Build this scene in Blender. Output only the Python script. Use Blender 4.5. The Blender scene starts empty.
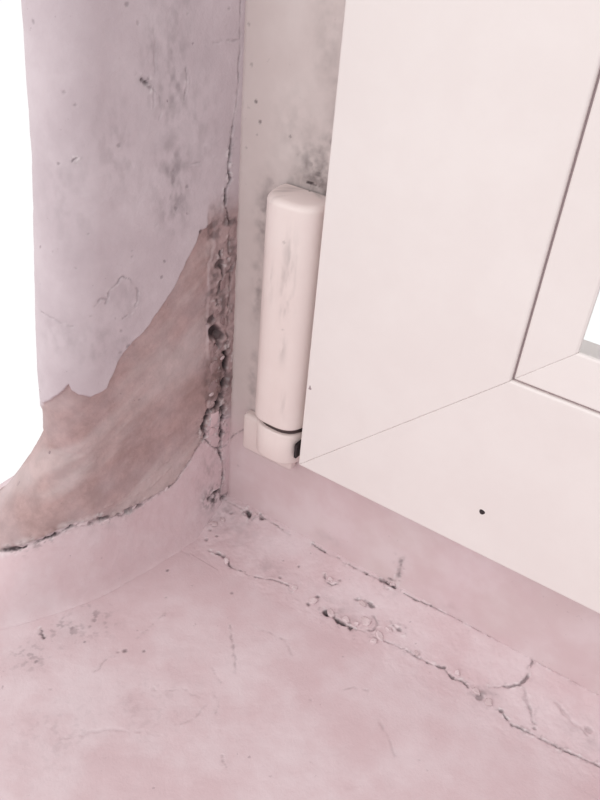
import bpy, bmesh, math, random
import numpy as np
from mathutils import Vector, Matrix

random.seed(7)
rng = np.random.default_rng(11)
MM = 0.001
scene = bpy.context.scene

# ------------------------------------------------------------------ camera
# world axes: x along the window to the right, y into the window, z up; millimetres
# everywhere in this script, metres in the scene.
F_PX = 786.186
RW = np.array([[0.82694209, 0.37568926, -0.41835912],      # camera (right, down, forward) -> world
               [0.55679811, -0.44341600, 0.70239455],
               [0.07837497, -0.81378119, -0.57586243]])
CAM = np.array([166.875, -220.0, 251.753])

cam_data = bpy.data.cameras.new('camera')
cam = bpy.data.objects.new('camera', cam_data)
scene.collection.objects.link(cam)
right, down, fwd = (Vector(RW[:, i]) for i in range(3))
m = Matrix.Identity(4)
for i in range(3):
    m[i][0] = right[i]; m[i][1] = -down[i]; m[i][2] = -fwd[i]; m[i][3] = CAM[i] * MM
cam.matrix_world = m
cam_data.sensor_fit = 'VERTICAL'
cam_data.sensor_height = 24.0
cam_data.lens = F_PX / 800.0 * 24.0
cam_data.clip_start = 0.01
scene.camera = cam

# ------------------------------------------------------------------ sky, sun, exposure
world = bpy.data.worlds.new('overcast_sky')
scene.world = world
world.use_nodes = True
bg = world.node_tree.nodes['Background']
bg.inputs['Color'].default_value = (1.0, 0.993, 0.99, 1)
bg.inputs['Strength'].default_value = 1.03

sun_data = bpy.data.lights.new('hazy_sun', 'SUN')
sun_data.energy = 0.95
sun_data.angle = math.radians(60)
sun_data.color = (1.0, 0.97, 0.95)
sun = bpy.data.objects.new('hazy_sun', sun_data)
scene.collection.objects.link(sun)
sun.rotation_euler = Vector((0.62, 0.85, -0.75)).to_track_quat('-Z', 'Y').to_euler()

vs = scene.view_settings
vs.view_transform = 'Standard'
vs.look = 'None'
vs.exposure = 0.0
vs.gamma = 1.0
vs.use_curve_mapping = False

# ------------------------------------------------------------------ helpers
def project(P):
    c = (np.asarray(P, float) - CAM) @ RW
    return np.stack([c[..., 0] / c[..., 2] * F_PX + 300, c[..., 1] / c[..., 2] * F_PX + 400], -1)

def ray(px):
    return RW @ np.array([px[0] - 300.0, px[1] - 400.0, F_PX])

def hit_y(px, y):
    r = ray(px); return CAM + r * (y - CAM[1]) / r[1]

def hit_z(px, z):
    r = ray(px); return CAM + r * (z - CAM[2]) / r[2]

_tab = rng.random((256, 256))
def vnoise(x, y):
    xi = np.floor(x).astype(int); yi = np.floor(y).astype(int)
    fx = x - xi; fy = y - yi
    fx = fx * fx * (3 - 2 * fx); fy = fy * fy * (3 - 2 * fy)
    a = _tab[xi % 256, yi % 256]; b = _tab[(xi + 1) % 256, yi % 256]
    c = _tab[xi % 256, (yi + 1) % 256]; d = _tab[(xi + 1) % 256, (yi + 1) % 256]
    return (a * (1 - fx) + b * fx) * (1 - fy) + (c * (1 - fx) + d * fx) * fy

def fbm(x, y, scale, octs=4, seed=0.0):
    """fractal noise in -1..1, feature size `scale` mm"""
    v = 0; amp = 1; tot = 0; q = 1.0 / scale
    for o in range(octs):
        v = v + amp * (vnoise(x * q + 17.3 * o + seed * 7.7, y * q + 31.1 * o + seed * 3.3) * 2 - 1)
        tot += amp; amp *= 0.5; q *= 2.03
    return v / tot

def sstep(a, b, x):
    t = np.clip((x - a) / (b - a), 0, 1)
    return t * t * (3 - 2 * t)

def seg_dist(S, T, pts):
    """distance of the grid points to a polyline, both in surface millimetres"""
    d = np.full(S.shape, 1e9)
    pts = [np.asarray(p, float) for p in pts]
    if len(pts) == 1:
        return np.hypot(S - pts[0][0], T - pts[0][1])
    for a, b in zip(pts[:-1], pts[1:]):
        ab = b - a; L2 = max(ab @ ab, 1e-9)
        t = np.clip(((S - a[0]) * ab[0] + (T - a[1]) * ab[1]) / L2, 0, 1)
        d = np.minimum(d, np.hypot(S - a[0] - t * ab[0], T - a[1] - t * ab[1]))
    return d

def inside(S, T, poly):
    """point in polygon"""
    r = np.zeros(S.shape, bool); n = len(poly)
    for i in range(n):
        x1, y1 = poly[i]; x2, y2 = poly[(i + 1) % n]
        if y1 == y2: continue
        c = ((y1 > T) != (y2 > T)) & (S < (x2 - x1) * (T - y1) / (y2 - y1) + x1)
        r ^= c
    return r

class Surface:
    """a displaced grid: s,t run in millimetres along the surface"""
    def __init__(self, base, s, t):
        self.s = s; self.t = t
        self.S, self.T = np.meshgrid(s, t, indexing='ij')
        self.P = base(self.S, self.T)
        du = np.gradient(self.P, axis=0); dv = np.gradient(self.P, axis=1)
        n = np.cross(du, dv); n /= np.maximum(np.linalg.norm(n, axis=-1, keepdims=True), 1e-9)
        self.N = n
        if np.mean(np.sum(n * (CAM - self.P), -1)) < 0:
            self.N = -n; self.flip = True
        else:
            self.flip = False
        self.px = project(self.P)
        self.facing = np.sum(self.N * (CAM - self.P), -1) > 0
        self.disp = np.zeros(self.S.shape)
        self.att = {k: np.zeros(self.S.shape) for k in ('dirt', 'bare', 'pale', 'cement')}
    def arc_lengths(self, tref):
        # true surface lengths in place of the grid parameters
        ds = np.linalg.norm(np.diff(self.P, axis=0), axis=-1); dt = np.linalg.norm(np.diff(self.P, axis=1), axis=-1)
        S = np.zeros(self.S.shape); S[1:] = np.cumsum(ds, 0)
        T = np.zeros(self.S.shape); T[:, 1:] = np.cumsum(dt, 1)
        j = np.argmin(np.abs(self.t - tref)); T = T - T[:, j:j + 1] + tref
        self.S, self.T = S, T
    def at(self, px):
        d = np.hypot(self.px[..., 0] - px[0], self.px[..., 1] - px[1]) + np.where(self.facing, 0, 1e4)
        i = np.unravel_index(np.argmin(d), d.shape)
        return np.array([self.S[i], self.T[i]])
    def index(self, px):
        d = np.hypot(self.px[..., 0] - px[0], self.px[..., 1] - px[1]) + np.where(self.facing, 0, 1e4)
        return np.unravel_index(np.argmin(d), d.shape)
    def pts(self, pl):
        return [self.at(p) for p in pl]
    def jit(self, amp=0.35, scale=2.5, seed=1.0):
        return (self.S + amp * fbm(self.S, self.T, scale, 3, seed), self.T + amp * fbm(self.S, self.T, scale, 3, seed + 5))
    def crack(self, pl, width, depth, dirt=1.0, jit=0.4, seed=1.0, soft=0.6):
        S, T = self.jit(jit, 2.5, seed)
        d = seg_dist(S, T, self.pts(pl))
        w = width * np.clip(1 + 1.3 * fbm(self.S, self.T, 3, 3, seed + 9), 0.25, 2.2)
        brk = np.clip(0.8 + 1.5 * fbm(self.S, self.T, 2.4, 3, seed + 13), 0.15, 1.15)
        mk = (1 - sstep(w * (1 - soft), w, d)) * brk
        self.disp -= depth * mk
        self.att['dirt'] = np.maximum(self.att['dirt'], dirt * mk)
        halo = np.exp(-(d / (width * 2.2)) ** 2) * dirt * 0.24 * np.clip(0.6 + 1.4 * fbm(self.S, self.T, 1.6, 3, seed + 17), 0, 1.3)
        self.att['dirt'] = np.maximum(self.att['dirt'], halo)
        # crumbs and chipped rims beside the crack
        near = np.exp(-((d - width * 1.6) / (width * 1.3)) ** 2) * min(1.0, dirt * 1.5)
        chip = sstep(0.22, 0.42, fbm(self.S, self.T, 1.7, 3, seed + 21)) * near
        self.att['pale'] = np.maximum(self.att['pale'], 0.55 * chip)
        self.disp += 0.22 * chip * min(1.0, depth * 1.5) if depth > 0 else 0
        pit = sstep(0.30, 0.45, fbm(self.S, self.T, 1.5, 3, seed + 27)) * np.exp(-(d / (width * 3.2)) ** 2)
        self.att['dirt'] = np.maximum(self.att['dirt'], pit * dirt * 0.6)
    def blob(self, px, r, depth, dirt=1.0, seed=2.0):
        c = self.at(px)
        d = np.hypot(self.S - c[0], self.T - c[1]) + r * 0.6 * fbm(self.S, self.T, r * 1.6, 3, seed)
        mk = 1 - sstep(r * 0.45, r, d)
        self.disp -= depth * mk
        self.att['dirt'] = np.maximum(self.att['dirt'], dirt * mk)
    def stain(self, px, r, amount, aspect=1.0, seed=3.0, speck=0.8, grain=3.2, run=1.0, cut=None):
        """soft smudge of dirt, broken up"""
        c = self.at(px)
        d = np.hypot((self.S - c[0]) / r, (self.T - c[1]) / (r * aspect))
        n = fbm(self.S, self.T / run, grain, 4, seed)
        mk = np.exp(-d ** 2) * (np.clip(0.5 + speck * 1.6 * n, 0, 1.3) if cut is None else 0.25 + sstep(cut, cut + 0.25, n))
        self.att['dirt'] = np.maximum(self.att['dirt'], amount * mk)
    def build(self, name, mat, parent=None):
        P = (self.P + self.N * self.disp[..., None]) * MM
        nu, nv = self.S.shape
        idx = np.arange(nu * nv).reshape(nu, nv)
        q = np.stack([idx[:-1, :-1], idx[1:, :-1], idx[1:, 1:], idx[:-1, 1:]], -1).reshape(-1, 4)
        if self.flip: q = q[:, ::-1]
        me = bpy.data.meshes.new(name)
        me.vertices.add(nu * nv)
        me.vertices.foreach_set('co', P.reshape(-1).astype(np.float32))
        me.loops.add(q.size)
        me.loops.foreach_set('vertex_index', q.reshape(-1).astype(np.int32))
        me.polygons.add(len(q))
        me.polygons.foreach_set('loop_start', np.arange(0, q.size, 4, dtype=np.int32))
        me.update(calc_edges=True)
        me.polygons.foreach_set('use_smooth', np.ones(len(q), bool))
        for k, a in self.att.items():
            at = me.attributes.new(k, 'FLOAT', 'POINT')
            at.data.foreach_set('value', np.clip(a, 0, 1).reshape(-1).astype(np.float32))
        me.materials.append(mat)
        o = bpy.data.objects.new(name, me)
        scene.collection.objects.link(o)
        if parent: o.parent = parent
        return o

def mesh_obj(name, verts, faces, mat, parent=None, smooth=False):
    me = bpy.data.meshes.new(name)
    me.from_pydata([tuple(float(c) * MM for c in v) for v in verts], [], faces)
    bm = bmesh.new(); bm.from_mesh(me)
    bmesh.ops.recalc_face_normals(bm, faces=bm.faces)
    bm.to_mesh(me); bm.free()
    if smooth:
        for p in me.polygons: p.use_smooth = True
    me.materials.append(mat)
    o = bpy.data.objects.new(name, me)
    scene.collection.objects.link(o)
    if parent: o.parent = parent
    return o

def empty(name, loc=(0, 0, 0)):
    o = bpy.data.objects.new(name, None)
    o.location = [c * MM for c in loc]
    o.empty_display_size = 0.02
    scene.collection.objects.link(o)
    return o

def adopt(child, parent):
    child.parent = parent
    child.matrix_parent_inverse = Matrix.Translation(-parent.location)

def tag(o, label=None, cat=None, group=None, kind=None):
    if label: o['label'] = label
    if cat: o['category'] = cat
    if group: o['group'] = group
    if kind: o['kind'] = kind
    return o

# ------------------------------------------------------------------ materials
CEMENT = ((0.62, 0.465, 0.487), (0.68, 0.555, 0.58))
def plaster_mat(name, paint, paint2, bare=(0.405, 0.268, 0.258), dirt=(0.035, 0.02, 0.024), rough=0.62,
                bump=0.25, grain=900.0, speck=0.35):
    mt = bpy.data.materials.new(name); mt.use_nodes = True
    nt = mt.node_tree; N = nt.nodes; L = nt.links
    bs = N['Principled BSDF']; bs.inputs['Roughness'].default_value = rough
    tc = N.new('ShaderNodeTexCoord')
    def noise(scale, detail=4, rgh=0.6):
        n = N.new('ShaderNodeTexNoise'); n.inputs['Scale'].default_value = scale
        n.inputs['Detail'].default_value = detail; n.inputs['Roughness'].default_value = rgh
        L.new(tc.outputs['Object'], n.inputs['Vector']); return n
    def ramp(src, a, b):
        r = N.new('ShaderNodeMapRange'); r.inputs['From Min'].default_value = a; r.inputs['From Max'].default_value = b
        r.interpolation_type = 'SMOOTHSTEP'
        L.new(src, r.inputs['Value']); return r.outputs['Result']
    def mix(fac, a, b):
        x = N.new('ShaderNodeMix'); x.data_type = 'RGBA'
        if isinstance(fac, float): x.inputs['Factor'].default_value = fac
        else: L.new(fac, x.inputs['Factor'])
        for inp, v in ((x.inputs[6], a), (x.inputs[7], b)):
            if isinstance(v, tuple): inp.default_value = (*v, 1)
            else: L.new(v, inp)
        return x.outputs[2]
    def attr(n):
        a = N.new('ShaderNodeAttribute'); a.attribute_name = n; return a.outputs['Fac']
    def mul(a, b):
        x = N.new('ShaderNodeMath'); x.operation = 'MULTIPLY'
        for i, v in enumerate((a, b)):
            if isinstance(v, float): x.inputs[i].default_value = v
            else: L.new(v, x.inputs[i])
        return x.outputs[0]
    big = noise(38, 5); fine = noise(grain, 3); spk = noise(420, 2, 0.5); gate = noise(55, 3)
    c = mix(ramp(big.outputs['Fac'], 0.35, 0.68), paint, paint2)
    bvar = mix(ramp(noise(120, 6, 0.7).outputs['Fac'], 0.35, 0.7), tuple(x * 0.86 for x in bare), tuple(min(1, x * 1.15) for x in bare))
    c = mix(attr('cement'), c, mix(ramp(big.outputs['Fac'], 0.35, 0.68), CEMENT[0], CEMENT[1]))  # cement tone: real on the post's skirt, painted bounce light on the frame
    c = mix(attr('bare'), c, bvar)
    c = mix(attr('pale'), c, (0.80, 0.74, 0.75))
    # fine fly specks
    s = mul(mul(ramp(spk.outputs['Fac'], 0.70, 0.76), ramp(gate.outputs['Fac'], 0.5, 0.62)), speck)
    c = mix(s, c, (0.16, 0.10, 0.12))
    c = mix(attr('dirt'), c, dirt)
    L.new(c, bs.inputs['Base Color'])
    bp = N.new('ShaderNodeBump'); bp.inputs['Strength'].default_value = bump; bp.inputs['Distance'].default_value = 0.0004
    L.new(fine.outputs['Fac'], bp.inputs['Height']); L.new(bp.outputs['Normal'], bs.inputs['Normal'])
    return mt

M_wall = plaster_mat('painted_plaster', (0.535, 0.447, 0.478), (0.60, 0.512, 0.543), speck=0.6)
M_sill = plaster_mat('painted_cement', CEMENT[0], CEMENT[1], rough=0.5)
M_strip = plaster_mat('mortar_bed', (0.635, 0.465, 0.485), (0.69, 0.53, 0.55), rough=0.55)
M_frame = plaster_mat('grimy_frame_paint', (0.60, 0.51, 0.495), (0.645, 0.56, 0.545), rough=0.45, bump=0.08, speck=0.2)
M_sash = plaster_mat('white_sash_paint', (0.765, 0.695, 0.68), (0.785, 0.72, 0.705), rough=0.38, bump=0.05, speck=0.0)
M_hinge = plaster_mat('aged_white_plastic', (0.76, 0.64, 0.615), (0.79, 0.68, 0.655), rough=0.35, bump=0.05, speck=0.0)
M_flake = plaster_mat('plaster_crumb', (0.70, 0.57, 0.59), (0.54, 0.42, 0.43), rough=0.8, bump=0.5)
M_lump = plaster_mat('mortar_crumb', (0.40, 0.28, 0.28), (0.28, 0.19, 0.195), rough=0.85, bump=0.6)

def plain(name, col, rough=0.5, metal=0.0):
    mt = bpy.data.materials.new(name); mt.use_nodes = True
    nt = mt.node_tree; b = nt.nodes['Principled BSDF']
    n = nt.nodes.new('ShaderNodeTexNoise'); n.inputs['Scale'].default_value = 300
    x = nt.nodes.new('ShaderNodeMix'); x.data_type = 'RGBA'
    nt.links.new(n.outputs['Fac'], x.inputs['Factor'])
    x.inputs[6].default_value = (*[c * 0.8 for c in col], 1); x.inputs[7].default_value = (*[min(1, c * 1.2) for c in col], 1)
    nt.links.new(x.outputs[2], b.inputs['Base Color'])
    b.inputs['Roughness'].default_value = rough; b.inputs['Metallic'].default_value = metal
    return mt
M_dark = plain('black_grime', (0.022, 0.014, 0.016), 0.6)
M_pin = plain('tarnished_steel', (0.10, 0.075, 0.075), 0.4, 0.7)
M_gasket = plain('dusty_grey_seal', (0.36, 0.28, 0.29), 0.6)
M_glass = bpy.data.materials.new('clear_glass'); M_glass.use_nodes = True
_b = M_glass.node_tree.nodes['Principled BSDF']
_b.inputs['Base Color'].default_value = (0.98, 1.0, 1.0, 1)
_b.inputs['Roughness'].default_value = 0.0
_b.inputs['Transmission Weight'].default_value = 1.0
_b.inputs['IOR'].default_value = 1.05

# ------------------------------------------------------------------ wall post on the left
SILL = -8.0
TH = math.radians(15.5)
U2 = np.array([-math.sin(TH), -math.cos(TH)]); N2 = np.array([math.cos(TH), -math.sin(TH)])
RN = 14.0; TURN = math.radians(134.5); LMID = 62.0; BACK = 62.0

def nose_len(z):
    return np.interp(z, [-10, 57, 105, 165, 212, 330], [66, 64.5, 61, 55, 52.5, 50])

def post_point(S, Z):
    L = nose_len(Z)
    arc = RN * TURN
    s = S
    on_face = s <= LMID
    sf = np.where(on_face, s * L / LMID, L)
    a = np.clip((s - LMID) / RN, 0, TURN)
    b = np.clip(s - LMID - arc, 0, None)
    ang0 = math.atan2(N2[1], N2[0])
    ang = ang0 - a
    nx, ny = np.cos(ang), np.sin(ang)
    hx, hy = np.sin(ang), -np.cos(ang)        # heading
    cx = 0.5 + U2[0] * sf - N2[0] * RN; cy = 3.0 + U2[1] * sf - N2[1] * RN
    ux = cx + nx * RN + hx * b
    uy = cy + ny * RN + hy * b
    # skirt at the foot: the plaster spreads out over the sill
    h = 30 + 26 * sstep(0, 66, s) + 2.0 * fbm(s, Z * 0 + 3, 22, 2, 4)
    ks = [0, 12, 30, 62, 78, 88, 95, 160]
    fine = np.linspace(-20, 180, 401)
    ker = np.exp(-(np.arange(-30, 31) * 0.5 / 6.0) ** 2); ker /= ker.sum()
    def smooth(vals):
        v = np.interp(fine, ks, vals); v = np.where(fine < 0, vals[0] + fine * (vals[1] - vals[0]) / ks[1], v)
        return np.interp(s, fine, np.convolve(np.pad(v, 30, mode='edge'), ker, 'valid'))
    bx = smooth([0.8, 3.0, 4.0, -7, -34, -80, -92, -95])
    by = smooth([3.0, -9, -27, -78, -126, -126, -95, 5])
    zn = np.clip((Z - SILL) / (h - SILL), 0, 1)
    f = (1 - zn ** 0.65) ** 1.1
    x = ux + (bx - ux) * f
    y = uy + (by - uy) * f
    return np.stack([x, y, Z], -1)

s_face = np.concatenate([np.arange(0, 84, 0.36), np.arange(84, LMID + RN * TURN + BACK, 2.0)])
z_ax = np.concatenate([SILL - 0.6 + np.array([0, 0.62, 0.65, 0.7, 0.76, 0.84, 0.93]), np.arange(SILL + 0.45, 222, 0.42), np.arange(222, 420, 3.0)])
W = Surface(post_point, s_face, z_ax)
W.arc_lengths(100.0)
S, T = W.S, W.T

# bare mortar where the paint has come away
edge_top = [(212, 222), (200, 231), (180, 273), (165, 301), (141, 334), (123, 352), (115, 368), (106, 388), (98, 393), (90, 396),
            (78, 394), (72, 390), (70, 384), (61, 392), (42, 407), (20, 452), (-10, 482)]
edge_low = [(-12, 556), (0, 551), (25, 545), (50, 533), (75, 522), (105, 519), (130, 509), (152, 497), (172, 485), (190, 462),
            (203, 440), (208, 420), (209, 380), (207, 330), (208, 270), (214, 236)]
poly = W.pts(edge_top[:-2] + [(2, 488), (-25, 505), (-40, 540), (-25, 562)] + edge_low)
Sj = S + 0.7 * fbm(S, T, 5, 4, 2); Tj = T + 0.9 * fbm(S, T, 5, 4, 3)
ins = inside(Sj, Tj, [tuple(p) for p in poly])
closed = poly + [poly[0]]
dd = seg_dist(Sj, Tj, closed)
sd = np.where(ins, dd, -dd)
bare = sstep(-0.3, 0.3, sd)
top_line = W.pts(edge_top[:-2])
low_line = W.pts(edge_low[1:12])
d_top = seg_dist(Sj, Tj, top_line); d_low = seg_dist(Sj, Tj, low_line)
below = (~ins) & (d_low < d_top) & (W.P[..., 2] < 45)                 # skirt under the broken edge
skirt = sstep(-0.3, 0.4, np.where(below, d_low, -1))
# layers: paint 0.9 mm proud of the mortar, mortar edge 0.8 mm proud of the skirt
W.disp += 0.75 * (1 - bare) * (1 - skirt) - 0.55 * skirt * np.exp(-d_low / 9)
W.att['cement'] = skirt
W.att['bare'] = bare * np.clip(0.86 + 0.3 * fbm(S, T, 14, 3, 8), 0, 1)
W.disp += 0.55 * sstep(SILL, SILL + 14, W.P[..., 2]) * fbm(S, T, 26, 3, 1) + 0.10 * fbm(S, T, 3.0, 3, 6)
# trowel streaks running up to the right across the mortar
rot = math.radians(33)
us = S * math.cos(rot) + T * math.sin(rot); vt = -S * math.sin(rot) + T * math.cos(rot)
us2 = -S * math.cos(rot) + T * math.sin(rot); vt2 = S * math.sin(rot) + T * math.cos(rot)
streak = fbm(us2 / 9.0, vt2, 1.6, 3, 12)
W.disp += bare * (0.26 * fbm(us2 / 4.0, vt2, 5.0, 3, 14) + 0.06 * streak + 0.06 * fbm(S, T, 1.1, 2, 15))
W.att['pale'] = np.maximum(W.att['pale'], bare * 0.22 * sstep(-0.1, 0.6, fbm(us2 / 5.0, vt2, 9, 4, 21)))
W.crack([(88, 517), (130, 492), (170, 460), (190, 447)], .3, -0.25, 0, .5, 71); W.crack([(115, 506), (150, 488), (172, 466)], .3, -0.25, 0, .5, 72)
W.disp += skirt * 0.18 * fbm(S, T, 6, 3, 16)
# the dirty lip under the broken edge, pale on top
W.crack([(0, 552), (22, 547), (48, 537), (70, 527)], 0.75, 1.0, 0.85, 0.6, 3)
W.crack([(70, 526), (100, 521), (122, 514), (140, 505)], 1.0, 0.9, 0.5, 1.2, 4)
W.crack([(100, 519), (108, 517)], 1.0, 0.7, 0.75, .6, 61); W.crack([(125, 511), (140, 506)], 0.9, 0.7, 0.7, .6, 62)
W.crack([(140, 504), (160, 493), (175, 483), (190, 462), (200, 444)], 0.45, 0.7, 0.42, 0.5, 5)
lip = np.exp(-((d_low - 0.9) / 1.0) ** 2) * sstep(10, 30, S) * np.clip(0.35 + fbm(S, T, 3, 3, 23), 0, 1)
W.att['pale'] = np.maximum(W.att['pale'], 0.45 * lip)
# broken seam against the window frame
seam = [(240, 0), (238, 60), (235, 105), (231, 128), (229, 150), (227, 165), (229, 180), (224, 190), (224, 205), (229, 222)]
W.crack(seam[3:], 0.55, 1.2, 0.62, 0.45, 6)
W.crack(seam[:4], 0.30, 0.5, 0.25, 0.5, 7)
W.crack([(229, 222), (228, 250), (230, 262), (228, 305)], 0.6, 1.3, 0.45, 0.7, 8)
W.crack([(228, 305), (226, 330), (226, 352)], 0.5, 0.8, 0.40, 0.7, 8)
W.crack([(225, 352), (224, 366), (222, 384), (221, 398), (217, 405)], 1.9, 2.4, 0.97, 0.6, 9)
W.crack([(222, 406), (221, 435), (220, 448)], 1.3, 1.7, 0.9, 0.6, 10)
W.crack([(219, 450), (223, 465), (222, 482), (220, 494)], 0.7, 1.6, 0.8, 0.5, 11)
W.crack([(219, 252), (221, 268), (222, 275), (218, 290), (215, 298), (218, 304)], 0.75, 1.2, 0.72, 0.5, 12)
W.crack([(216, 404), (209, 411), (203, 425), (205, 437)], 1.2, 1.6, 0.9, 0.6, 13)
W.crack([(205, 440), (212, 446), (219, 449)], 0.5, 0.8, 0.55, 0.5, 14)
W.blob((213, 332), 4.2, 2.4, 1.0, 5); W.blob((219, 336), 2.6, 1.6, 0.8, 6); W.blob((211, 320), 2.2, 1.0, 0.75, 7)
W.blob((217, 346), 2.2, 1.2, 0.65, 8); W.blob((219, 263), 2.2, 1.2, 0.7, 9); W.blob((227, 258), 1.0, 0.8, 0.5, 10)
W.blob((200, 231), 0.9, 0.5, 0.6, 11); W.blob((207, 226), 0.8, 0.4, 0.4, 12)
W.crack([(208, 499), (214, 494), (220, 489), (222, 497), (226, 499)], 1.5, 1.4, 0.95, 0.9, 13); W.stain((213, 497), 6, .75, 1, 14, 1.3, 2.0)
zone = sstep(-0.5, 1, 15 - S - 1.5 * fbm(S, T, 6, 2, 30)) * sstep(44, 54, T) * sstep(150, 136, T)
W.disp += zone * 0.8 * fbm(S, T, 3.4, 3, 31)
W.att['bare'] = np.maximum(W.att['bare'], 0.75 * zone)
W.att['dirt'] = np.maximum(W.att['dirt'], zone * 0.55 * sstep(0.0, 0.5, fbm(S, T, 4.0, 4, 33)))
cz = W.at((214, 378))
zone2 = (1 - sstep(3, 8, np.abs(S - cz[0]))) * (1 - sstep(9, 13, np.abs(T - cz[1])))
W.att['bare'] = np.maximum(W.att['bare'], zone2); W.att['dirt'] = np.maximum(W.att['dirt'], (0.35 + 0.25 * fbm(S, T, 3, 3, 35)) * zone2)
# old blister and marks on the paint
W.crack([(104, 302), (108, 292), (113, 284), (120, 277), (130, 279), (136, 288), (136, 300), (129, 313), (119, 318)], 0.38, 0.35, 0.30, 0.9, 41)
W.crack([(93, 306), (100, 298), (108, 300)], 0.4, 0.3, 0.22, 0.8, 42)
W.crack([(43, 311), (55, 318), (64, 324), (74, 326)], 0.3, 0.25, 0.25, 0.5, 43)
W.crack([(153, 20), (154, 60), (152, 110)], 0.3, 0.2, 0.16, 0.6, 44)
W.crack([(185, 68), (186, 85), (183, 100)], 0.35, 0.25, 0.30, 0.4, 45)
W.crack([(150, 87), (157, 95), (160, 112), (157, 120)], 0.35, 0.2, 0.2, 0.6, 46)
W.crack([(213, 41), (228, 40), (241, 38)], 0.3, 0.2, 0.2, 0.5, 47)
W.crack([(76, 157), (73, 161)], 0.5, 0.2, 0.5, 0.3, 48)
W.crack([(183, 163), (198, 161)], 0.3, 0.2, 0.25, 0.4, 49)
W.crack([(141, 79), (149, 86)], 0.75, 0.4, 0.85, 0.4, 50)
for p, r, a in [((75, 105), .8, .35), ((60, 162), .6, .4), ((118, 145), .9, .3), ((172, 170), 1.0, .45), ((186, 185), .9, .4),
                ((175, 208), 1.0, .45), ((88, 233), .7, .35), ((120, 330), .7, .3), ((127, 345), 1.1, .35), ((119, 352), .9, .3),
                ((160, 276), .8, .4), ((65, 92), .7, .25), ((126, 4), .8, .35), ((36, 22), .7, .3), ((131, 255), .7, .25),
                ((131, 250), .6, .3), ((163, 260), .8, .4), ((174, 203), .6, .4), ((186, 13), .6, .2), ((137, 22), .6, .2),
                ((228, 8), .6, .3), ((90, 315), .6, .2), ((139, 400), .7, .3), ((55, 250), .6, .2), ((76, 267), .5, .2)]:
    W.blob(p, r, 0.15, a, p[0] * 0.13)
for p, r, a, asp in [((172, 80), 7, .30, 3), ((172, 180), 7, .36, 2.4), ((176, 10), 7, .18, 2), ((152, 60), 4, .2, 5), ((115, 150), 9, .15, 2), ((70, 200), 9, .12, 2), ((200, 120), 7, .15, 3), ((62, 335), 8, .14, 1), ((95, 345), 8, .16, 1.2), ((125, 300), 8, .12, 1.4),
                     ((124, 348), 6, .18, 1.2), ((212, 470), 9, .22, 1), ((216, 300), 7, .20, 3), ((205, 245), 5, .2, 1.5),
                     ((110, 522), 9, .14, .6)]:
    W.stain(p, r, a, asp, p[1] * 0.11, 1.0, 2.2, 1.8)
wall_left = W.build('wall_left', M_wall)
tag(wall_left, 'rounded lilac-grey plastered wall post with a bare mortar patch beside the window', None, None, 'structure')

# ------------------------------------------------------------------ window sill
def sill_left(y):
    return np.interp(y, [-330, -130, -80, -50, 12, 70], [-190, -100, -92, -58, -40, -40])
def sill_point(S, T):
    x = np.where(S < -10, -10 + (S + 10) * (-10 - sill_left(T)) / 140.0, S)
    return np.stack([x, T, np.full(S.shape, SILL)], -1)
sx = np.concatenate([np.arange(-150, -10, 0.7), np.arange(-10, 250, 0.5), np.arange(250, 560, 4.0)])
sy = np.concatenate([np.arange(-330, -205, 2.0), np.arange(-205, -14, 0.5), np.arange(-14, 12, 2.0)])
B = Surface(sill_point, sx, sy)
S, T = B.S, B.T
calm = sstep(-34, -70, T)
B.disp += 0.9 * calm * sstep(-60, 20, S) * fbm(S, T, 60, 3, 2) + calm * 0.22 * fbm(S, T, 12, 3, 3) + calm * 0.05 * fbm(S, T, 2.5, 3, 4)
ra = math.radians(40)
B.disp += 0.16 * calm * fbm((S * math.cos(ra) + T * math.sin(ra)) / 4, -S * math.sin(ra) + T * math.cos(ra), 5, 3, 9)
def faint(pl, w=0.4, d=0.22, a=0.16, sd=1.0): B.crack(pl, w, d, a, 0.9, sd)
faint([(40, 628), (44, 638)], .5, .3, .7, 1)
faint([(137, 637), (152, 625), (167, 612)], .4, .2, .18, 2)
faint([(230, 625), (234, 645), (237, 672)], .4, .25, .26, 3)
faint([(147, 695), (152, 688), (165, 692), (180, 688), (200, 697)], .45, .2, .16, 4)
faint([(213, 690), (219, 700), (216, 712)], .4, .2, .18, 5)
faint([(212, 668), (221, 682)], .4, .2, .18, 6)
faint([(175, 725), (195, 718), (206, 706)], .5, .2, .12, 7)
faint([(120, 651), (108, 658), (95, 672)], .4, .2, .16, 8)
faint([(224, 755), (226, 768)], .4, .2, .2, 9)
faint([(345, 690), (358, 688), (368, 690)], .4, .2, .16, 10)
faint([(255, 625), (285, 640), (292, 655)], .5, .2, .12, 11)
faint([(380, 720), (388, 735), (395, 755)], .5, .2, .12, 12)
faint([(60, 740), (110, 728), (160, 735)], .6, .2, .08, 13)
for p, r, a in [((124, 650), 1.1, .6), ((118, 652), .8, .4), ((144, 650), .8, .6), ((85, 641), .8, .6), ((36, 662), .8, .5),
                ((72, 628), .9, .5), ((95, 620), 1.2, .4), ((167, 570), 1.0, .65), ((232, 593), .8, .5), ((166, 597), .7, .4),
                ((50, 690), .6, .2), ((310, 700), .6, .2), ((420, 760), .6, .2)]:
    B.blob(p, r, 0.1, a, p[1] * .17)
for p, r, a, asp in [((92, 620), 9, .34, .8), ((65, 632), 9, .34, .8), ((30, 656), 9, .26, .8), ((60, 735), 14, .10, 1), ((150, 705), 16, .08, 1),
                     ((215, 548), 8, .2, 1)]:
    B.stain(p, r, a, asp, p[0] * .07, 1.2, 1.8, 1.0, 0.12)
B.disp -= 2.0 * sstep(-32.5, -31.0, T)
sill = B.build('window_sill', M_sill)
tag(sill, 'pinkish painted cement window sill with hairline cracks', None, None, 'structure')
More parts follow.
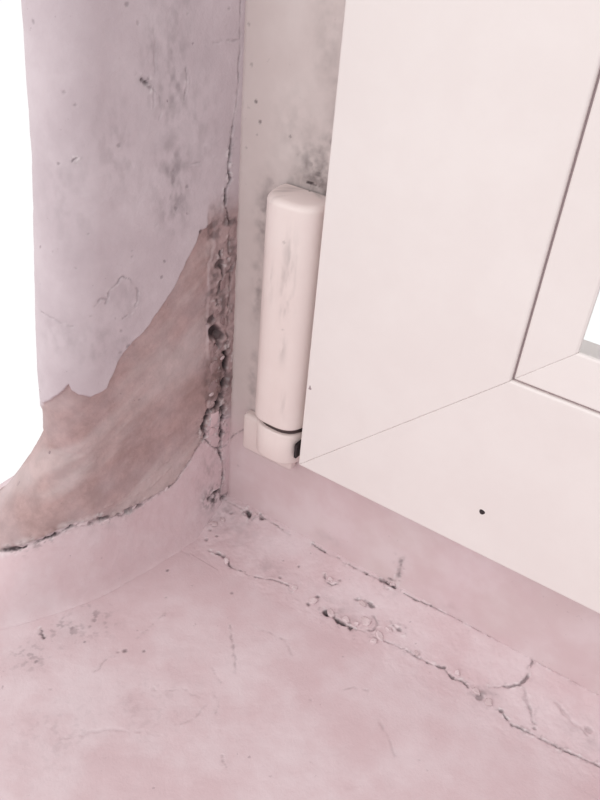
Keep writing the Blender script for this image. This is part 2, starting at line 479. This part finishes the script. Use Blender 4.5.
# body of the sill below the surface
outline = [(sill_left(y), y) for y in (-330, -130, -80, -50, 12, 70)] + [(556, 70), (556, -330)]
nb = len(outline)
sill_body = mesh_obj('sill_body', [(x, y, z) for z in (SILL - 60, SILL - 2.2) for x, y in outline],
                     [tuple(range(nb)), tuple(range(nb, 2 * nb))] + [(j, (j + 1) % nb, nb + (j + 1) % nb, nb + j) for j in range(nb)],
                     M_sill, sill)

# ------------------------------------------------------------------ mortar bed between frame and sill
FY = 34.0
def strip_point(S, T):
    # T 0 at the frame .. 1 at the sill, in mm of run
    q = T / 42.0
    y = 1.2 - (FY + 1.2) * q
    z = SILL + 0.05 + 8.2 * (1 - q) ** 2.2
    x = S
    return np.stack([x, y, z], -1)
G = Surface(strip_point, np.concatenate([np.arange(-4, 235, 0.42), np.arange(235, 540, 4.0)]), np.arange(0, 42.01, 0.42))
S, T = G.S, G.T
G.disp += 0.30 * sstep(42, 30, T) * fbm(S, T, 14, 3, 3) + sstep(42, 36, T) * (0.20 * fbm(S, T, 4, 3, 5) + 0.06 * fbm(S, T, 1.4, 2, 6))
G.disp += 0.5 * sstep(40, 0, S) * fbm(S, T, 6, 3, 15)
F1 = [((246, 511), (250, 518), 1.1, .8), ((261, 515), (263, 519), .8, .6)]
for a, b, w, dt in F1: G.crack([a, b], w, 1.0, dt, .5, a[0] * .1)
G.crack([(226, 500), (238, 507), (246, 512)], .3, .4, .3, .5, 1)
G.crack([(263, 518), (276, 525), (290, 534)], .35, .5, .45, .5, 2)
G.crack([(312, 543), (325, 552), (338, 558), (352, 566), (367, 574)], .4, .6, .5, .5, 3)
G.crack([(367, 574), (381, 581)], .25, .3, .25, .5, 3)
G.crack([(381, 580), (388, 583), (395, 587)], .9, .9, .75, .5, 4)
G.crack([(404, 593), (416, 600), (431, 606)], .35, .6, .5, .4, 6)
G.crack([(431, 606), (460, 620), (492, 636), (512, 646), (533, 657)], .3, .5, .34, .5, 7)
G.crack([(533, 657), (543, 660), (578, 679), (600, 691)], .4, .6, .38, .5, 8)
G.crack([(534, 659), (530, 668), (527, 677), (519, 685), (508, 687), (490, 687)], .5, .8, .5, .5, 9)
F2 = [(210, 551), (222, 555), (230, 566), (240, 571)]
G.crack(F2, .55, .7, .6, .5, 10)
G.crack([(240, 571), (256, 577), (274, 580), (288, 585), (292, 592)], .4, .5, .42, .7, 11)
G.crack([(324, 612), (340, 622), (352, 628)], 1.0, 1.0, .8, .6, 12)
G.crack([(352, 628), (372, 636), (405, 650)], .45, .5, .3, .8, 13)
G.crack([(405, 650), (427, 662), (444, 668), (453, 678), (463, 681), (468, 688)], .6, .8, .55, .6, 14)
G.crack([(498, 709), (513, 725), (531, 733), (548, 742), (565, 751), (600, 766)], .5, .9, .6, .5, 15)
G.crack([(326, 573), (325, 581), (332, 585), (338, 583)], .45, .5, .45, .5, 16)
G.crack([(355, 600), (366, 601), (374, 607)], .55, .6, .5, .6, 17)
G.crack([(394, 625), (403, 632)], .8, .7, .55, .6, 18)
G.crack([(374, 616), (378, 624), (374, 631), (367, 629)], .5, .5, .4, .6, 19)
G.crack([(523, 690), (530, 708), (535, 722)], .8, .4, .28, 1.0, 20)
G.crack([(556, 702), (572, 722), (588, 735)], .8, .3, .14, 1.2, 21)
G.crack([(480, 618), (492, 625)], .4, .2, .12, .5, 22)
for p, r, a in [((308, 604), 1.4, .7), ((318, 597), 1.2, .6), ((326, 613), 1.9, .85), ((339, 622), 1.6, .75), ((351, 628), 1.7, .8), ((207, 540), 1.3, .4), ((217, 536), 1.0, .4), ((223, 556), 1.4, .6), ((232, 513), 1.0, .45), ((249, 515), 1.8, .85), ((262, 518), 1.3, .65), ((388, 582), 1.3, .7), ((371, 606), 1.3, .5), ((399, 629), 1.5, .55), ((299, 566), .9, .55), ((276, 525), .6, .5), ((325, 552), .6, .4), ((366, 574), .7, .6), ((431, 606), .7, .6),
                ((490, 635), .8, .6), ((444, 667), .9, .7), ((453, 677), .9, .65), ((427, 662), .8, .6), ((480, 697), 2.2, .5), ((501, 711), 1.2, .6),
                ((210, 530), 1.3, .35), ((590, 730), 1.6, .25), ((535, 728), 1.0, .4), ((280, 578), .9, .4),
                ((283, 560), .8, .3), ((256, 577), .7, .4), ((340, 580), .7, .3)]:
    G.blob(p, r, 0.5, a, p[0] * .19)
for p, r, a, asp in [((222, 512), 9, .22, 1), ((240, 530), 12, .14, .8), ((265, 565), 9, .18, .6), ((340, 610), 10, .16, .6), ((395, 585), 4, .25, 1),
                     ((480, 695), 7, .35, .7), ((585, 735), 9, .14, .8)]:
    G.stain(p, r, a, asp, p[0] * .05, 1.0)
strip = G.build('mortar_bed', M_sill)
tag(strip, 'cracked pink mortar bed filling the joint between window frame and sill', None, None, 'structure')

def flake(surface, px, size, thick, mat, parent, name, elong=1.5, ang=0.0, lift=0.2, tilt=0.15):
    i = surface.index(px)
    c = surface.P[i] + surface.N[i] * (surface.disp[i] + lift)
    n = Vector(surface.N[i]); tx = Vector((1, 0, 0)) if abs(n.x) < 0.8 else Vector((0, 1, 0))
    tx = (tx - n * tx.dot(n)).normalized(); ty = n.cross(tx)
    n = (n + tx * random.uniform(-tilt, tilt) + ty * random.uniform(-tilt, tilt)).normalized()
    tx = (tx - n * tx.dot(n)).normalized(); ty = n.cross(tx)
    K = 9; low = []; up = []; mid = []
    for j in range(K):
        a = 2 * math.pi * j / K + random.uniform(-0.25, 0.25)
        r = size * random.uniform(0.7, 1.12)
        u = r * math.cos(a) * elong; v = r * math.sin(a)
        u, v = u * math.cos(ang) - v * math.sin(ang), u * math.sin(ang) + v * math.cos(ang)
        o = Vector(c) + tx * u + ty * v
        low.append(o - n * thick * 0.9); mid.append(o + n * thick * random.uniform(0.2, 0.5))
        up.append(Vector(c) + (tx * u + ty * v) * 0.72 + n * thick * random.uniform(0.7, 1.0))
    verts = [*low, *mid, *up]
    fc = [tuple(reversed(range(K))), tuple(range(2 * K, 3 * K))]
    for r in range(2):
        for j in range(K):
            fc.append((r * K + j, r * K + (j + 1) % K, (r + 1) * K + (j + 1) % K, (r + 1) * K + j))
    return mesh_obj(name, verts, fc, mat, parent)

for px, sz, el, an in [((313, 601), 1.5, 1.2, .3), ((331, 613), 1.2, 1.6, -.5), ((346, 620), 1.1, 1.4, -.4), ((356, 624), .9, 1.2, .5),
                       ((396, 579), .9, 1.3, .8), ((366, 622), 1.5, 1.3, -.2), ((380, 637), 1.2, 1.6, -.5), ((374, 642), .9, 1.3, .4),
                       ((389, 630), .9, 1.3, .1), ((476, 691), 1.1, 1.5, -.6), ((488, 702), 1.2, 1.2, .4), ((214, 524), 1.3, 1.3, .3),
                       ((222, 520), 1.0, 1.2, -.4), ((295, 588), .9, 1.5, -.3), ((330, 579), .8, 1.3, .2), ((362, 604), 1.0, 1.4, -.3),
                       ((226, 561), 1.0, 1.6, -.8), ((255, 514), .8, 1.3, .1), ((417, 654), .8, 1.5, -.5), ((457, 673), .8, 1.3, -.4)]:
    flake(G, px, sz * 1.3, 0.7, M_flake, strip, 'plaster_flake', el, an, 0.3, 0.3)
for px, sz, el, an, mt in [((216, 312), 1.6, 1.6, 1.4, M_lump), ((214, 350), 1.8, 1.5, 1.2, M_lump), ((212, 366), 2.4, 1.5, 1.5, M_lump),
                           ((212, 386), 2.2, 1.6, 1.4, M_lump), ((216, 401), 1.2, 1.2, .4, M_flake), ((222, 357), 1.0, 1.3, .4, M_flake),
                           ((213, 418), 2.4, 1.8, 1.5, M_strip), ((222, 284), 1.5, 1.8, 1.5, M_lump), ((212, 432), 1.8, 1.6, 1.3, M_strip),
                           ((222, 320), 1.3, 1.6, 1.5, M_lump), ((211, 393), .9, 1.4, .2, M_flake)]:
    flake(W, px, sz, 0.45, mt, wall_left, 'plaster_lump', el, an, -0.05)
for px, sz, el, an in [((84, 524), 1.5, 2.2, .1), ((106, 521), 1.3, 2.0, .2), ((122, 515), 1.4, 1.7, .4), ((136, 508), 1.1, 1.8, .5),
                       ((166, 489), 1.0, 1.8, .8)]:
    flake(W, px, sz * .8, 0.5, M_flake, wall_left, 'plaster_flake', el, an, 0.0, 0.25)

# ------------------------------------------------------------------ window frame (fixed) and sash
PROUD = 12.0                      # the sash stands this far in front of the frame
def on_sash(px): return hit_y(px, -PROUD)
O0 = 44.9                         # sash outer edge (x); z of its lower edge below
Z0 = 50.3
GW = 72.3                         # face width to the bead groove
BW = 16.2                         # bead width
WX1, WZ1 = 470.0, 640.0           # outer far edges of the sash

window = empty('window_1', (200, 30, 0))
tag(window, 'white painted window frame set against the plaster post', None, None, 'structure')

# exposed faces of the fixed frame are fine grids (grime, specks), the bodies behind are boxes
def stile_point(S, T): return np.stack([S, np.zeros(S.shape), T], -1)
FS = Surface(stile_point, np.arange(-1.0, 49.1, 0.42), np.concatenate([np.arange(-2, 225, 0.5), np.arange(225, 680, 5.0)]))
S, T = FS.S, FS.T
FS.disp += 0.10 * fbm(S, T, 20, 3, 3) + 0.03 * fbm(S, T, 3, 3, 4) - 1.0
FS.disp -= 0.6 * sstep(2.0, 0.0, S)
for p, r, a in [((254, 102), .8, .6), ((258, 123), .8, .6), ((288, 138), .8, .55), ((343, 75), .9, .7), ((250, 65), .7, .3), ((247, 24), .6, .3),
                ((262, 196), .9, .3), ((309, 165), 1.4, .45), ((296, 155), .8, .3), ((244, 148), .6, .3), ((256, 136), .5, .3)]:
    FS.blob(p, r, 0.1, a, p[0] * .23)
for p, r, a, asp in [((322, 172), 9, .85, 1.1), ((316, 182), 9, .7, .8), ((300, 180), 7, .45, .8), ((334, 150), 6, .45, 2.2), ((336, 110), 5, .3, 3),
                     ((264, 215), 4, .65, 3), ((268, 200), 4, .6, 2), ((256, 290), 2.6, .4, 6), ((252, 380), 2.6, .35, 5), ((298, 140), 10, .2, 1.4),
                     ((330, 40), 7, .2, 3)]:
    FS.stain(p, r, a, asp, p[1] * .09, 0.7)
FS.crack([(229, 440), (235, 435), (242, 430)], .4, .2, .4, .5, 3)
FS.crack([(305, 183), (318, 186), (330, 188)], .8, .1, .9, .5, 5)
# pink bounce light from the sill, painted into the lower frame with cement colour
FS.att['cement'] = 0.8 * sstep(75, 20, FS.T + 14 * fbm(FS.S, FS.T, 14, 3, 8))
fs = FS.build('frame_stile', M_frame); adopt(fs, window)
def rail_point(S, T): return np.stack([S, np.full(S.shape, -0.0), T], -1)
FR = Surface(rail_point, np.concatenate([np.arange(48.7, 240, 0.8), np.arange(240, 520, 5.0)]), np.arange(-2, 56.1, 0.7))
FR.disp += 0.10 * fbm(FR.S, FR.T, 20, 3, 3) + 0.03 * fbm(FR.S, FR.T, 3, 3, 4) - 1.0
FR.stain((330, 540), 8, .12, .4, 3); FR.stain((450, 610), 8, .10, .4, 4)
FR.crack([(394, 584), (398, 577), (400, 568), (400, 561)], .8, .25, .55, .5, 5); FR.blob((390, 581), 1.2, .2, .6, 6)
FR.att['cement'] = np.clip(0.8 + 0.3 * fbm(FR.S, FR.T, 18, 3, 8), 0, 1)  # rail carries the same painted pink bounce light
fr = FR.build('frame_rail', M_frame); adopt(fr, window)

def box(name, x0, x1, y0, y1, z0, z1, mat, parent):
    v = [(x, y, z) for z in (z0, z1) for y in (y0, y1) for x in (x0, x1)]
    o = mesh_obj(name, v, [(0, 1, 3, 2), (4, 5, 7, 6), (0, 1, 5, 4), (2, 3, 7, 6), (0, 2, 6, 4), (1, 3, 7, 5)], mat)
    adopt(o, parent); return o
FRX1 = WX1 + O0; FRZ1 = WZ1 + O0
box('frame_stile_core', -2, 56, 1.6, 62, -3, FRZ1, M_frame, window)
box('frame_rail_core', 56.01, FRX1 - 56, 1.6, 62, -3, 56, M_frame, window)
box('frame_head', 56.01, FRX1 - 56, 0.0, 62, FRZ1 - 56, FRZ1, M_frame, window)
box('frame_jamb', FRX1 - 55.99, FRX1 + 4, 0.0, 62, -3, FRZ1, M_frame, window)

# the sash
sash = empty('casement', (O0, -PROUD + 20, Z0))
tag(sash, 'smooth white window sash with mitred corner and glass, beside the barrel hinge', 'window')

def profile_member(name, prof, side, mat, parent, inset, seam=0.28, smooth=False):
    """prof: list of (w, y): w measured inwards from the sash's outer edge; the member runs round one side with mitred ends"""
    x0, x1, z0, z1 = O0, WX1, Z0, WZ1
    rings = []
    def P(w, y, end):
        if side == 'left':   return (x0 + w, y, (z0 + w) if end == 0 else (z1 - w))
        if side == 'right':  return (x1 - w, y, (z0 + w) if end == 0 else (z1 - w))
        if side == 'bottom': return ((x0 + w) if end == 0 else (x1 - w), y, z0 + w)
        return ((x0 + w) if end == 0 else (x1 - w), y, z1 - w)
    ax = 2 if side in ('left', 'right') else 0
    def shift(p, d): q = list(p); q[ax] += d; return tuple(q)
    n = len(prof); yc = sum(p[1] for p in prof) / n
    def ring(end, back, sink):
        r = []
        for w, y in prof:
            p = P(w, y + (sink if y < yc else 0), end)
            r.append(shift(p, back if end == 0 else -back))
        return r
    rings = [ring(0, 0.03, seam), ring(0, 0.30, 0), ring(1, 0.30, 0), ring(1, 0.03, seam)]
    v = [p for r in rings for p in r]
    f = [tuple(range(n)), tuple(range(3 * n, 4 * n))]
    for k in range(3):
        for j in range(n):
            f.append((k * n + j, k * n + (j + 1) % n, (k + 1) * n + (j + 1) % n, (k + 1) * n + j))
    o = mesh_obj(name, v, f, mat); adopt(o, parent); return o

def rounded(w0, w1, y0, y1, r, steps=4):
    """front edges (y0) rounded, back square"""
    p = [(w0, y1)]
    for i in range(steps + 1):
        a = math.pi / 2 * i / steps
        p.append((w0 + r - r * math.cos(a), y0 + r - r * math.sin(a)))
    for i in range(steps + 1):
        a = math.pi / 2 * i / steps
        p.append((w1 - r + r * math.sin(a), y0 + r - r * math.cos(a)))
    p.append((w1, y1)); return p

prof_sash = rounded(0, GW, -PROUD, 30, 0.9)
bead_front = -PROUD + 0.5
prof_bead = [(GW + 0.15, -3.0)] + [(GW + 0.65, bead_front + 1.2), (GW + 0.75, bead_front + 0.4), (GW + 1.2, bead_front)] + \
            [(GW + BW - 0.8, bead_front + 0.7), (GW + BW - 0.2, bead_front + 1.0), (GW + BW, bead_front + 1.5), (GW + BW, -9.7), (GW + BW - 5, -9.7), (GW + BW - 5, -3.0)]
for side, nm in (('left', 'sash_stile'), ('bottom', 'sash_rail'), ('right', 'sash_stile'), ('top', 'sash_rail')):
    mem = profile_member(nm, prof_sash, side, M_sash, sash, 0)
    bd = profile_member('glazing_bead', prof_bead, side, M_sash, sash, GW, 0.2)
    gk = profile_member('gasket', [(GW - 0.05, -PROUD + 1.5), (GW + 1.0, -PROUD + 1.5), (GW + 1.0, -3), (GW - 0.05, -3)], side, M_gasket, sash, GW, 0.0)
    if side == 'left': stile = mem
    if side == 'bottom': rail = mem
g = GW + BW - 4
gy = -9.6
box('glass_pane', O0 + g, WX1 - g, gy, gy + 4, Z0 + g, WZ1 - g, M_glass, sash)

def disc(name, c, r, depth, mat, parent, seg=14, jitter=0.0, asp=1.0):
    """small recessed-looking plug standing 0.05 mm proud of a face that looks to -y"""
    v = []; f = []
    for k, (rr, yy) in enumerate(((1.0, 0.3), (1.0, -0.03), (0.8, -0.06))):
        for j in range(seg):
            a = 2 * math.pi * j / seg
            q = r * rr * (1 + jitter * math.sin(3 * a + c[0]))
            v.append((c[0] + q * math.cos(a), c[1] + yy, c[2] + q * math.sin(a) * asp))
    f = [tuple(range(seg)), tuple(range(2 * seg, 3 * seg))]
    for k in range(2):
        for j in range(seg): f.append((k * seg + j, k * seg + (j + 1) % seg, (k + 1) * seg + (j + 1) % seg, (k + 1) * seg + j))
    o = mesh_obj(name, v, f, mat); o.parent = parent
    return o
disc('screw_hole', on_sash((482, 512)), 1.05, 0.3, M_dark, rail, jitter=0.08)
disc('paint_chip', on_sash((310, 388)), 0.55, 0.3, M_gasket, stile, jitter=0.3, asp=1.6)
tag(bpy.data.objects['screw_hole'], 'small dark screw hole')

# ------------------------------------------------------------------ hinge
hx0, hx1 = 20.3, 43.7             # barrel width between frame and sash edge
hz0, hz1 = 65.3, 156.5
hinge = empty('barrel_hinge', (32, 0, 44))
tag(hinge, 'long white barrel hinge with dark pin gap, screwed on the frame beside the sash', 'hinge')

def d_outline(x0, x1, depth, n=22, pw=3.0):
    xc = (x0 + x1) / 2; r = (x1 - x0) / 2
    out = []
    for i in range(n + 1):
        a = math.pi * i / n
        cx, sy_ = math.cos(a), math.sin(a)
        out.append((xc - r * math.copysign(abs(cx) ** (2 / pw), cx), -depth * (sy_ ** (2 / pw))))
    return out

def d_prism(name, x0, x1, depth, levels, mat, parent, pw=2.6, y_back=0.4):
    """levels: (z, shrink in mm)"""
    v = []; f = []; n = None
    for z, sh in levels:
        o = d_outline(x0 + sh, x1 - sh, depth - sh, pw=pw)
        o = o + [(x1 - sh, y_back), (x0 + sh, y_back)]
        n = len(o)
        v += [(x, y, z) for x, y in o]
    L = len(levels)
    f.append(tuple(range(n))); f.append(tuple(range((L - 1) * n, L * n)))
    for k in range(L - 1):
        for j in range(n): f.append((k * n + j, k * n + (j + 1) % n, (k + 1) * n + (j + 1) % n, (k + 1) * n + j))
    ob = mesh_obj(name, v, f, mat, smooth=True); adopt(ob, parent)
    md = ob.modifiers.new('edges', 'EDGE_SPLIT'); md.split_angle = math.radians(50)
    return ob

DEP = 15.0
# barrel cover, smudged: its front is a fine grid so that dirt sits where it lies on the real one
ol = d_outline(hx0, hx1, DEP, 60)
cum = np.concatenate([[0], np.cumsum([math.dist(a, b) for a, b in zip(ol[:-1], ol[1:])])])
olx = np.array([p[0] for p in ol]); oly = np.array([p[1] for p in ol])
hxc = (hx0 + hx1) / 2
def barrel_point(S, T):
    # T beyond the straight length rolls over the top and bottom edges
    x = np.interp(S, cum, olx); y = np.interp(S, cum, oly)
    r1, r0 = 2.2, 0.8
    t1 = np.clip(T - (hz1 - r1), 0, None); a1 = np.clip(t1 / r1, 0, math.pi / 2); e1 = np.clip(t1 - r1 * math.pi / 2, 0, None)
    t0 = np.clip((hz0 + r0) - T, 0, None); a0 = np.clip(t0 / r0, 0, math.pi / 2); e0 = np.clip(t0 - r0 * math.pi / 2, 0, None)
    z = np.clip(T, hz0 + r0, hz1 - r1) + r1 * np.sin(a1) - r0 * np.sin(a0)
    inw = r1 * (1 - np.cos(a1)) + r0 * (1 - np.cos(a0)) + e1 + e0
    rad = np.hypot(x - hxc, y) + 1e-6
    k = np.clip(1 - inw / 11.4, 0.0, 1)
    return np.stack([hxc + (x - hxc) * k, y * k, z], -1)
ends = 3.2 * math.pi / 2 - 3.2
HB = Surface(barrel_point, np.linspace(0, cum[-1], 90), np.concatenate([np.linspace(hz0 - 10.5, hz0, 10), np.arange(hz0 + 0.1, hz1 + 2.4, 0.5), np.linspace(hz1 + 2.5, hz1 + 9.9, 10)]))
S, T = HB.S, HB.T
for p, r, a, asp in [((290, 255), 2.6, .22, 3.0), ((287, 285), 2.8, .32, 3.5), ((284, 315), 2.0, .25, 3), ((271, 285), 1.2, .28, 5), ((282, 350), 1.6, .16, 4),
                     ((283, 405), 1.5, .1, 4), ((318, 190), 6, .4, .8), ((298, 188), 7, .34, .8), ((283, 190), 5, .25, .8), ((275, 195), 3, .2, 1.2), ((262, 290), 1.5, .22, 9)]:
    HB.stain(p, r, a, asp, p[1] * .13, 1.3, 1.5, 5.0)
for p, r, a in [((284, 243), .7, .3), ((283, 330), .7, .25)]:
    HB.blob(p, r, 0.05, a, p[1] * .3)
HB.disp += 0.06 * fbm(S, T, 12, 2, 3)
hb = HB.build('barrel_cover', M_hinge); adopt(hb, hinge)
# lower knuckle, its mounting leaf and the pin in the gap
leaf = d_prism('mounting_leaf', 10.8, 36.5, 3.6, [(36.3, 1.4), (36.8, 0.5), (37.8, 0), (53.5, 0), (54.5, 0.5), (55.0, 1.4)], M_hinge, hinge, pw=9)
kn = d_prism('lower_knuckle', 21.0, 43.0, 14.0, [(47.0, 1.2), (47.6, 0.3), (48.4, 0), (61.4, 0), (62.0, 0.3), (62.2, 0.8)], M_hinge, hinge, pw=2.8)
pin = d_prism('hinge_pin', 22.0, 42.6, 12.4, [(61.6, 0), (66.2, 0)], M_pin, hinge, pw=2.6)
hinge_slot = mesh_obj('leaf_slot', [(x, y, z) for z in (52.5, 59.0) for y in (-11.5, -2.0) for x in (42.2, 43.4)],
                 [(0, 1, 3, 2), (4, 5, 7, 6), (0, 1, 5, 4), (2, 3, 7, 6), (0, 2, 6, 4), (1, 3, 7, 5)], M_dark)
adopt(hinge_slot, hinge)
